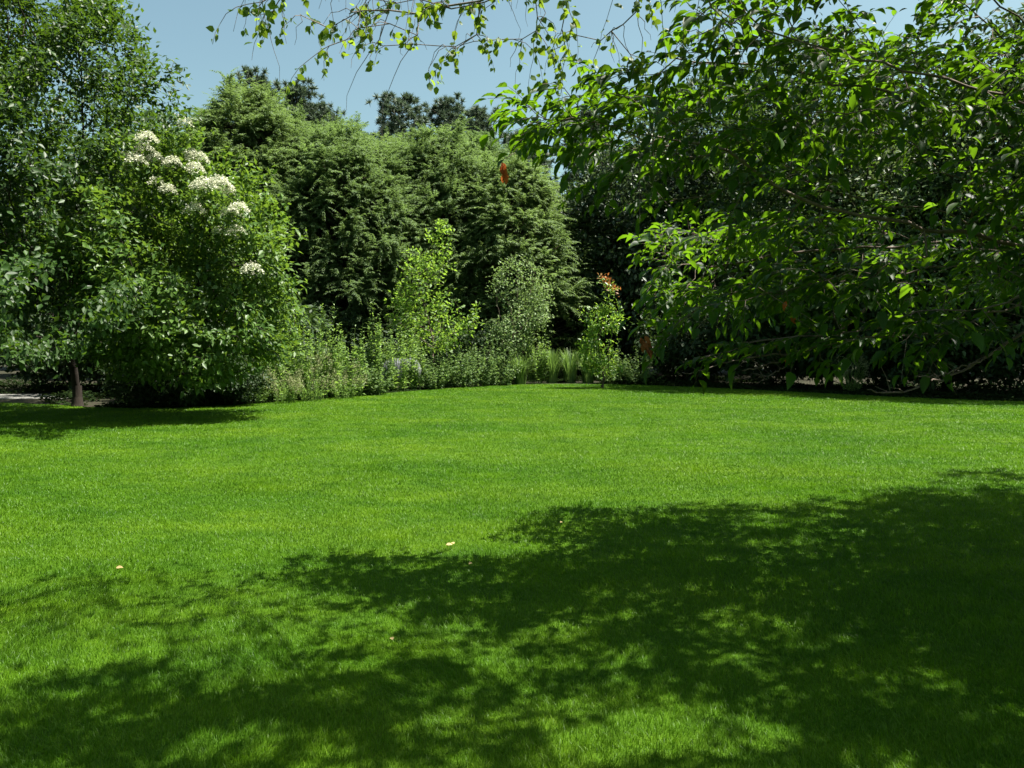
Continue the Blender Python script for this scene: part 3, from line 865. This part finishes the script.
# ------------------------------------------------------------------ overhanging cherry at right
def cherry():
    g = np.random.default_rng(91)
    base = np.array([7.4, 7.2, 0.])
    root = empty("cherry_tree", base, "overhanging cherry tree with large dark leaves, filling the right of the photo", "tree")
    trunk = trunk_line(base, base + np.array([-.25, -.1, 1.7]), g, 6, .04)
    ells = [(4.2, 5.52, 3.0, 2.9, 1.5, 1.25, 1.6), (2.2, 5.42, 3.1, 1.3, .9, .75, 3.5), (1.2, 5.47, 3.05, 1.0, .65, .55, 5), (2.7, 5.42, 2.25, 1.5, .9, .65, 4),
            (3.8, 4.1, 4.6, 1.5, .9, .7, 3.5), (1.5, 3.67, 5.0, 1.6, .8, .5, 4.5), (2.9, 3.4, 4.8, 1.3, .75, .55, 11), (4.7, 3.3, 4.7, 1.2, .8, .7, 7), (7.5, 6.02, 6.0, 4.0, 3.0, 2.2, .22),
            (6.2, 5.8, 4.2, 4.0, 2.4, 2.2, .42), (5.0, 4.22, 3.6, 2.6, 1.7, 1.5, 1.2), (9.5, 6.62, 4.2, 4.0, 4.0, 2.4, .16), (2.2, 5.32, 2.0, 1.1, .8, .5, 4),
            (4.5, 4.62, 4.9, 2.6, 1.8, .9, .5), (1.75, 5.3, 3.9, .95, .7, .5, 6), (1.35, 6.9, 2.15, .95, .5, .5, 6), (2.8, 7.4, 2.35, 1.9, .55, .6, 3.5), (5.3, 7.7, 2.6, 1.7, .6, .5, 1.6), (.85, 5.7, 3.2, .9, .6, .33, 8), (.45, 5.75, 3.3, .65, .45, .22, 14)]
    A = in_ellipsoids(g, ells, 20000, 91, -.05, 2.9)
    A = A[np.sin(A[:, 2] * 12.5 + 1.8 * smoothnoise(A[:, :2], 92, .8, 2)) > -.30]      # flat layered sprays
    tips = np.concatenate([shoot((2.0, 6.0, 3.2), at(486, 96, 5.8), 18, .03), shoot((2.0, 5.9, 2.9), at(520, 150, 5.6), 16, .04),
                           shoot((2.2, 5.5, 2.2), at(636, 338, 5.5), 14, .04), shoot((2.3, 5.5, 1.9), at(682, 372, 5.5), 14, .03)])
    A = np.concatenate([A, tips])
    # nothing right in front of the lens, and the view to the left kept open
    px = A[:, 0] / np.maximum(A[:, 1], .1) * F + 512
    py = HORIZON - (A[:, 2] - EYE) / np.maximum(A[:, 1], .1) * F
    lim = np.interp(py, [-400, -60, 0, 50, 90, 110, 150, 185, 215, 250, 290, 330, 355, 385, 400],
                    [180, 640, 690, 625, 500, 490, 520, 560, 640, 675, 650, 632, 665, 720, 800])
    A = A[(px > lim - 6) & (A[:, 1] > 2.6) & (py < np.interp(px, [600, 760, 860, 1024], [385, 372, 345, 350]))]
    P, par = colonise(trunk, A, .16, .185, g, (0, 0, -.02), 220, .14)
    r, cnt = thicken(P, par, .0028, 2.25, .19)
    wb = Bag(); wood(wb, P, par, r, 6); flare(wb, base, r[0])
    # leafy twigs
    tw = np.where((cnt <= 5) & (par >= 0))[0]
    tw = np.repeat(tw, 2)
    print('cherry twigs', len(tw))
    d = unit(P[tw] - P[par[tw]])
    n = len(tw)
    td = unit((d + g.normal(size=(n, 3)) * .5) * np.array([1, 1, .55]) + np.array([0, 0, -.06]))
    TL = g.uniform(.14, .36, n)
    s = np.linspace(0, 1, 4)
    Q = P[tw][:, None] + td[:, None] * (TL[:, None, None] * s[None, :, None])
    Q[:, :, 2] -= (.18 * TL)[:, None] * s[None] ** 2
    for k in range(3):
        dd = Q[:, k + 1] - Q[:, k]
        wb.add(*tubes(Q[:, k], Q[:, k + 1], np.full(n, .0026 - .0005 * k), np.full(n, .0022 - .0005 * k), dd, dd, 4))
    wb.build("trunk", M_bark_cherry, root, True, base)
    lb = Bag()
    nl = 7
    for k in range(nl):
        t = (k + .6) / nl
        i0 = min(2, int(t * 3)); fr = t * 3 - i0
        p = Q[:, i0] * (1 - fr) + Q[:, i0 + 1] * fr
        tang = unit(Q[:, i0 + 1] - Q[:, i0])
        side = unit(np.cross(tang, np.array([0, 0, 1.])))
        sg = (1 if k % 2 else -1)
        dd = tang * g.uniform(.3, .9, (n, 1)) + side * sg * g.uniform(.4, 1.0, (n, 1)) + np.array([0, 0, -1]) * g.uniform(-.1, .34, (n, 1))
        if k == nl - 1: dd = tang + np.array([0, 0, -.4]) + g.normal(size=(n, 3)) * .2
        dd = unit(dd)
        up = np.array([0, 0, 1.]) + g.normal(size=(n, 3)) * .30
        L = .094 * g.uniform(.42, 1.45, n)
        keep = g.uniform(size=n) < .9
        pet = p + dd * .018
        tipz = pet + dd * L[:, None]
        keep &= (HORIZON - (tipz[:, 2] - EYE) / np.maximum(tipz[:, 1], .5) * F) < 394
        lb.add(*leaves(pet[keep], dd[keep], up[keep], L[keep], (L * g.uniform(.46, .60, n))[keep], g.uniform(0, 1, n)[keep], OVATE_V * np.array([1, 1, 1 + .45 * (k % 3)]), OVATE_F))
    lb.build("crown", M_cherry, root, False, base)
    # withered orange sprays and single leaves
    for (px, py, d_, m, sz, lab) in [(501, 171, 5.7, 9, .075, "withered orange leaf cluster hanging at the left tip"),
                                     (645, 346, 5.5, 9, .07, "withered brown-orange leaf cluster hanging at the lowest tip"),
                                     (788, 311, 5.6, 2, .07, "single red withered leaf"), (780, 355, 5.8, 2, .06, "single pinkish withered leaf near the lowest twigs")]:
        c = at(px, py, d_)
        j = np.linalg.norm(P - c, axis=1).argmin()
        pts = np.array([P[j], (P[j] * .5 + c * .5) + np.array([0, 0, .03]), c + np.array([0, 0, .07])])
        b = Bag()
        q = c + np.c_[g.normal(size=m) * .016 + np.linspace(-.02, .02, m), g.normal(size=m) * .02, np.linspace(.07, -.03, m)]
        b.add(*leaves(q, np.array([.25, 0, -1.]) + g.normal(size=(m, 3)) * .35, np.array([0, -1., .2]) + g.normal(size=(m, 3)) * .6, np.full(m, sz), np.full(m, sz * .5), g.uniform(0, 1, m), OVATE_V, OVATE_F))
        tag(b.build("withered_leaf", M_brown if "brown" in lab else M_orange, root, False, base), lab)
        t_ = Bag(); polytube(t_, pts, [.003, .0025, .002], 4)
        t_.build("twig", M_bark_cherry, root, True, base)
    # the long bare branches at the bottom
    for pl, r0 in [([at(1075, 300, 5.6), at(1005, 345, 5.4), at(960, 372, 5.3), at(915, 388, 5.2), at(884, 395, 5.15), at(868, 389, 5.1)], .013),
                   ([at(985, 358, 5.35), at(955, 370, 5.1), at(938, 377, 5.0), at(915, 376, 4.9)], .006),
                   ([at(905, 270, 6.2), at(850, 325, 6.0), at(800, 355, 5.9), at(760, 368, 5.8), at(742, 371, 5.8)], .014),
                   ([at(800, 355, 5.9), at(770, 376, 5.6), at(760, 382, 5.5)], .006),
                   ([at(800, 352, 5.9), at(730, 360, 6.0), at(690, 374, 6.0), at(676, 372, 6.0)], .007)]:
        pl = np.array(pl)
        t = np.linspace(0, len(pl) - 1, 26)
        pp = np.stack([np.interp(t, np.arange(len(pl)), pl[:, c]) for c in range(3)], 1)
        for _ in range(3): pp[1:-1] = (pp[:-2] + pp[1:-1] * 2 + pp[2:]) / 4
        pp[1:] += g.normal(size=(25, 3)) * .006
        b = Bag(); polytube(b, pp, np.linspace(r0, r0 * .3, 26), 6)
        for _ in range(7):
            k = g.integers(4, 22); e = pp[k] + np.array([-.09, g.normal() * .05, abs(g.normal()) * .07]) * g.uniform(.6, 1.6)
            polytube(b, np.array([pp[k], (pp[k] + e) / 2 + g.normal(size=3) * .008, e]), [r0 * .3, r0 * .22, r0 * .14], 4)
        tag(b.build("bare_branch", M_bark_cherry, root, True, base), "leafless low branch")
cherry()

# ------------------------------------------------------------------ birch overhead
def birch():
    g = np.random.default_rng(95)
    base = np.array([3.9, -1.2, 0.])
    root = empty("birch_tree", base, "birch tree whose thin drooping twigs hang across the top of the sky", "tree")
    trunk = trunk_line(base, base + np.array([-.5, .8, 6.4]), g, 12, .05)
    ells = [(-.5, 5.0, 3.78, 1.25, .7, .36, 9), (.95, 5.0, 3.80, 1.0, .7, .38, 9), (.3, 5.0, 4.4, 2.2, 1.0, .5, 2), (1.6, 4.8, 5.4, 2.4, 1.1, .9),
            (-1.4, 4.2, 5.6, 2.2, 1.0, .9, 2), (2.5, .6, 7.8, 4.2, 3.2, 1.8, .3), (-.5, 3.4, 6.4, 2.8, 1.4, 1.0, .8), (1.6, 4.1, 5.4, 2.2, 1.0, .7, 1.8), (-.2, 4.2, 4.9, 1.6, .7, .5, 4)]  # wide lobe above and behind the camera, enlarged to block sky light
    A = in_ellipsoids(g, ells, 6600, 95, -.40, 1.2)
    A = np.concatenate([A, shoot((.7, 5.2, 4.9), at(520, 5, 5.2), 10, .02), shoot(at(520, 5, 5.2), at(556, 95, 5.2), 12, .02)])
    P, par = colonise(trunk, A, .2, .27, g, (0, 0, .0), 200, .12)
    r, cnt = thicken(P, par, .003, 2.3, .13)
    wb = Bag(); wood(wb, P, par, r, 6); flare(wb, base, r[0])
    tw = np.where((cnt <= 6) & (par >= 0))[0]
    tw = np.repeat(tw, 2)
    print('birch twigs', len(tw))
    n = len(tw)
    d = unit(P[tw] - P[par[tw]])
    td = unit(d * np.array([1, 1, .4]) + g.normal(size=(n, 3)) * .5)
    TL = g.uniform(.12, .5, n) * np.where(g.uniform(size=n) < .12, 1.6, 1)
    m = 7
    s = np.linspace(0, 1, m)
    Q = P[tw][:, None] + td[:, None] * (TL[:, None, None] * (s * (1 - .45 * s))[None, :, None])
    Q[:, :, 2] -= (.55 * TL)[:, None] * s[None] ** 1.7
    Q[:, 1:] += np.cumsum(g.normal(size=(n, m - 1, 3)) * .012, axis=1)
    for k in range(m - 1):
        dd = Q[:, k + 1] - Q[:, k]
        wb.add(*tubes(Q[:, k], Q[:, k + 1], np.full(n, .0030 - .0003 * k), np.full(n, .0027 - .0003 * k), dd, dd, 3))
    wb.build("trunk", M_bark_birch, root, True, base)
    lb = Bag()
    leafy = smoothnoise(P[tw], 12, 1.6, 3) + g.normal(size=n) * .35 > -.25
    for k in range(20):
        t = g.uniform(.05, 1.0, n) * (m - 1.001)
        i0 = t.astype(int); fr = (t - i0)[:, None]
        p = Q[np.arange(n), i0] * (1 - fr) + Q[np.arange(n), i0 + 1] * fr
        dd = g.normal(size=(n, 3)) * .55 + np.array([0, 0, -.75])
        up = g.normal(size=(n, 3)) + np.array([0, 0, .3])
        L = .052 * g.uniform(.6, 1.25, n)
        kp = leafy & (g.uniform(size=n) < .52)
        du = unit(dd)
        lb.add(*leaves((p + du * .012)[kp], dd[kp], up[kp], L[kp], L[kp] * .68, g.uniform(0, 1, n)[kp], LANCE_V * np.array([1, 1, 1]), LANCE_F))
    lb.build("crown", M_birch, root, False, base)
birch()

# ------------------------------------------------------------------ fallen leaves on the lawn
for k, (px, py, s, lab) in enumerate([
        (446, 545, .085, "pale yellow fallen leaf lying beside another, left one of the pair on the lawn"),
        (454, 544, .075, "pale yellow fallen leaf, right one of the pair on the lawn"),
        (472, 563, .07, "tan fallen leaf in the shadow tip just below the pair"),
        (116, 568, .08, "orange fallen leaf alone on the left side of the lawn"),
        (393, 640, .06, "small tan fallen leaf between the two foreground shadows"),
        (562, 522, .06, "small pale fallen leaf on the sunny lawn above the shadow edge")]):
    g = np.random.default_rng(300 + k)
    dd = (EYE - .05) * F / (py - HORIZON)
    x = ground_at(px, dd)
    b = Bag()
    b.add(*leaves(np.zeros((1, 3)), np.array([[math.cos(k * 2.1), math.sin(k * 2.1), .15]]), np.array([[.1, -.5, 1.]]), np.array([s * .58]), np.array([s * .37]), np.array([.9 if k != 3 else .3]), OVATE_V, OVATE_F))
    o = b.build("fallen_leaf", M_tan)
    o.location = (x, dd, .052)
    tag(o, lab, "leaf", "fallen leaves on the lawn")
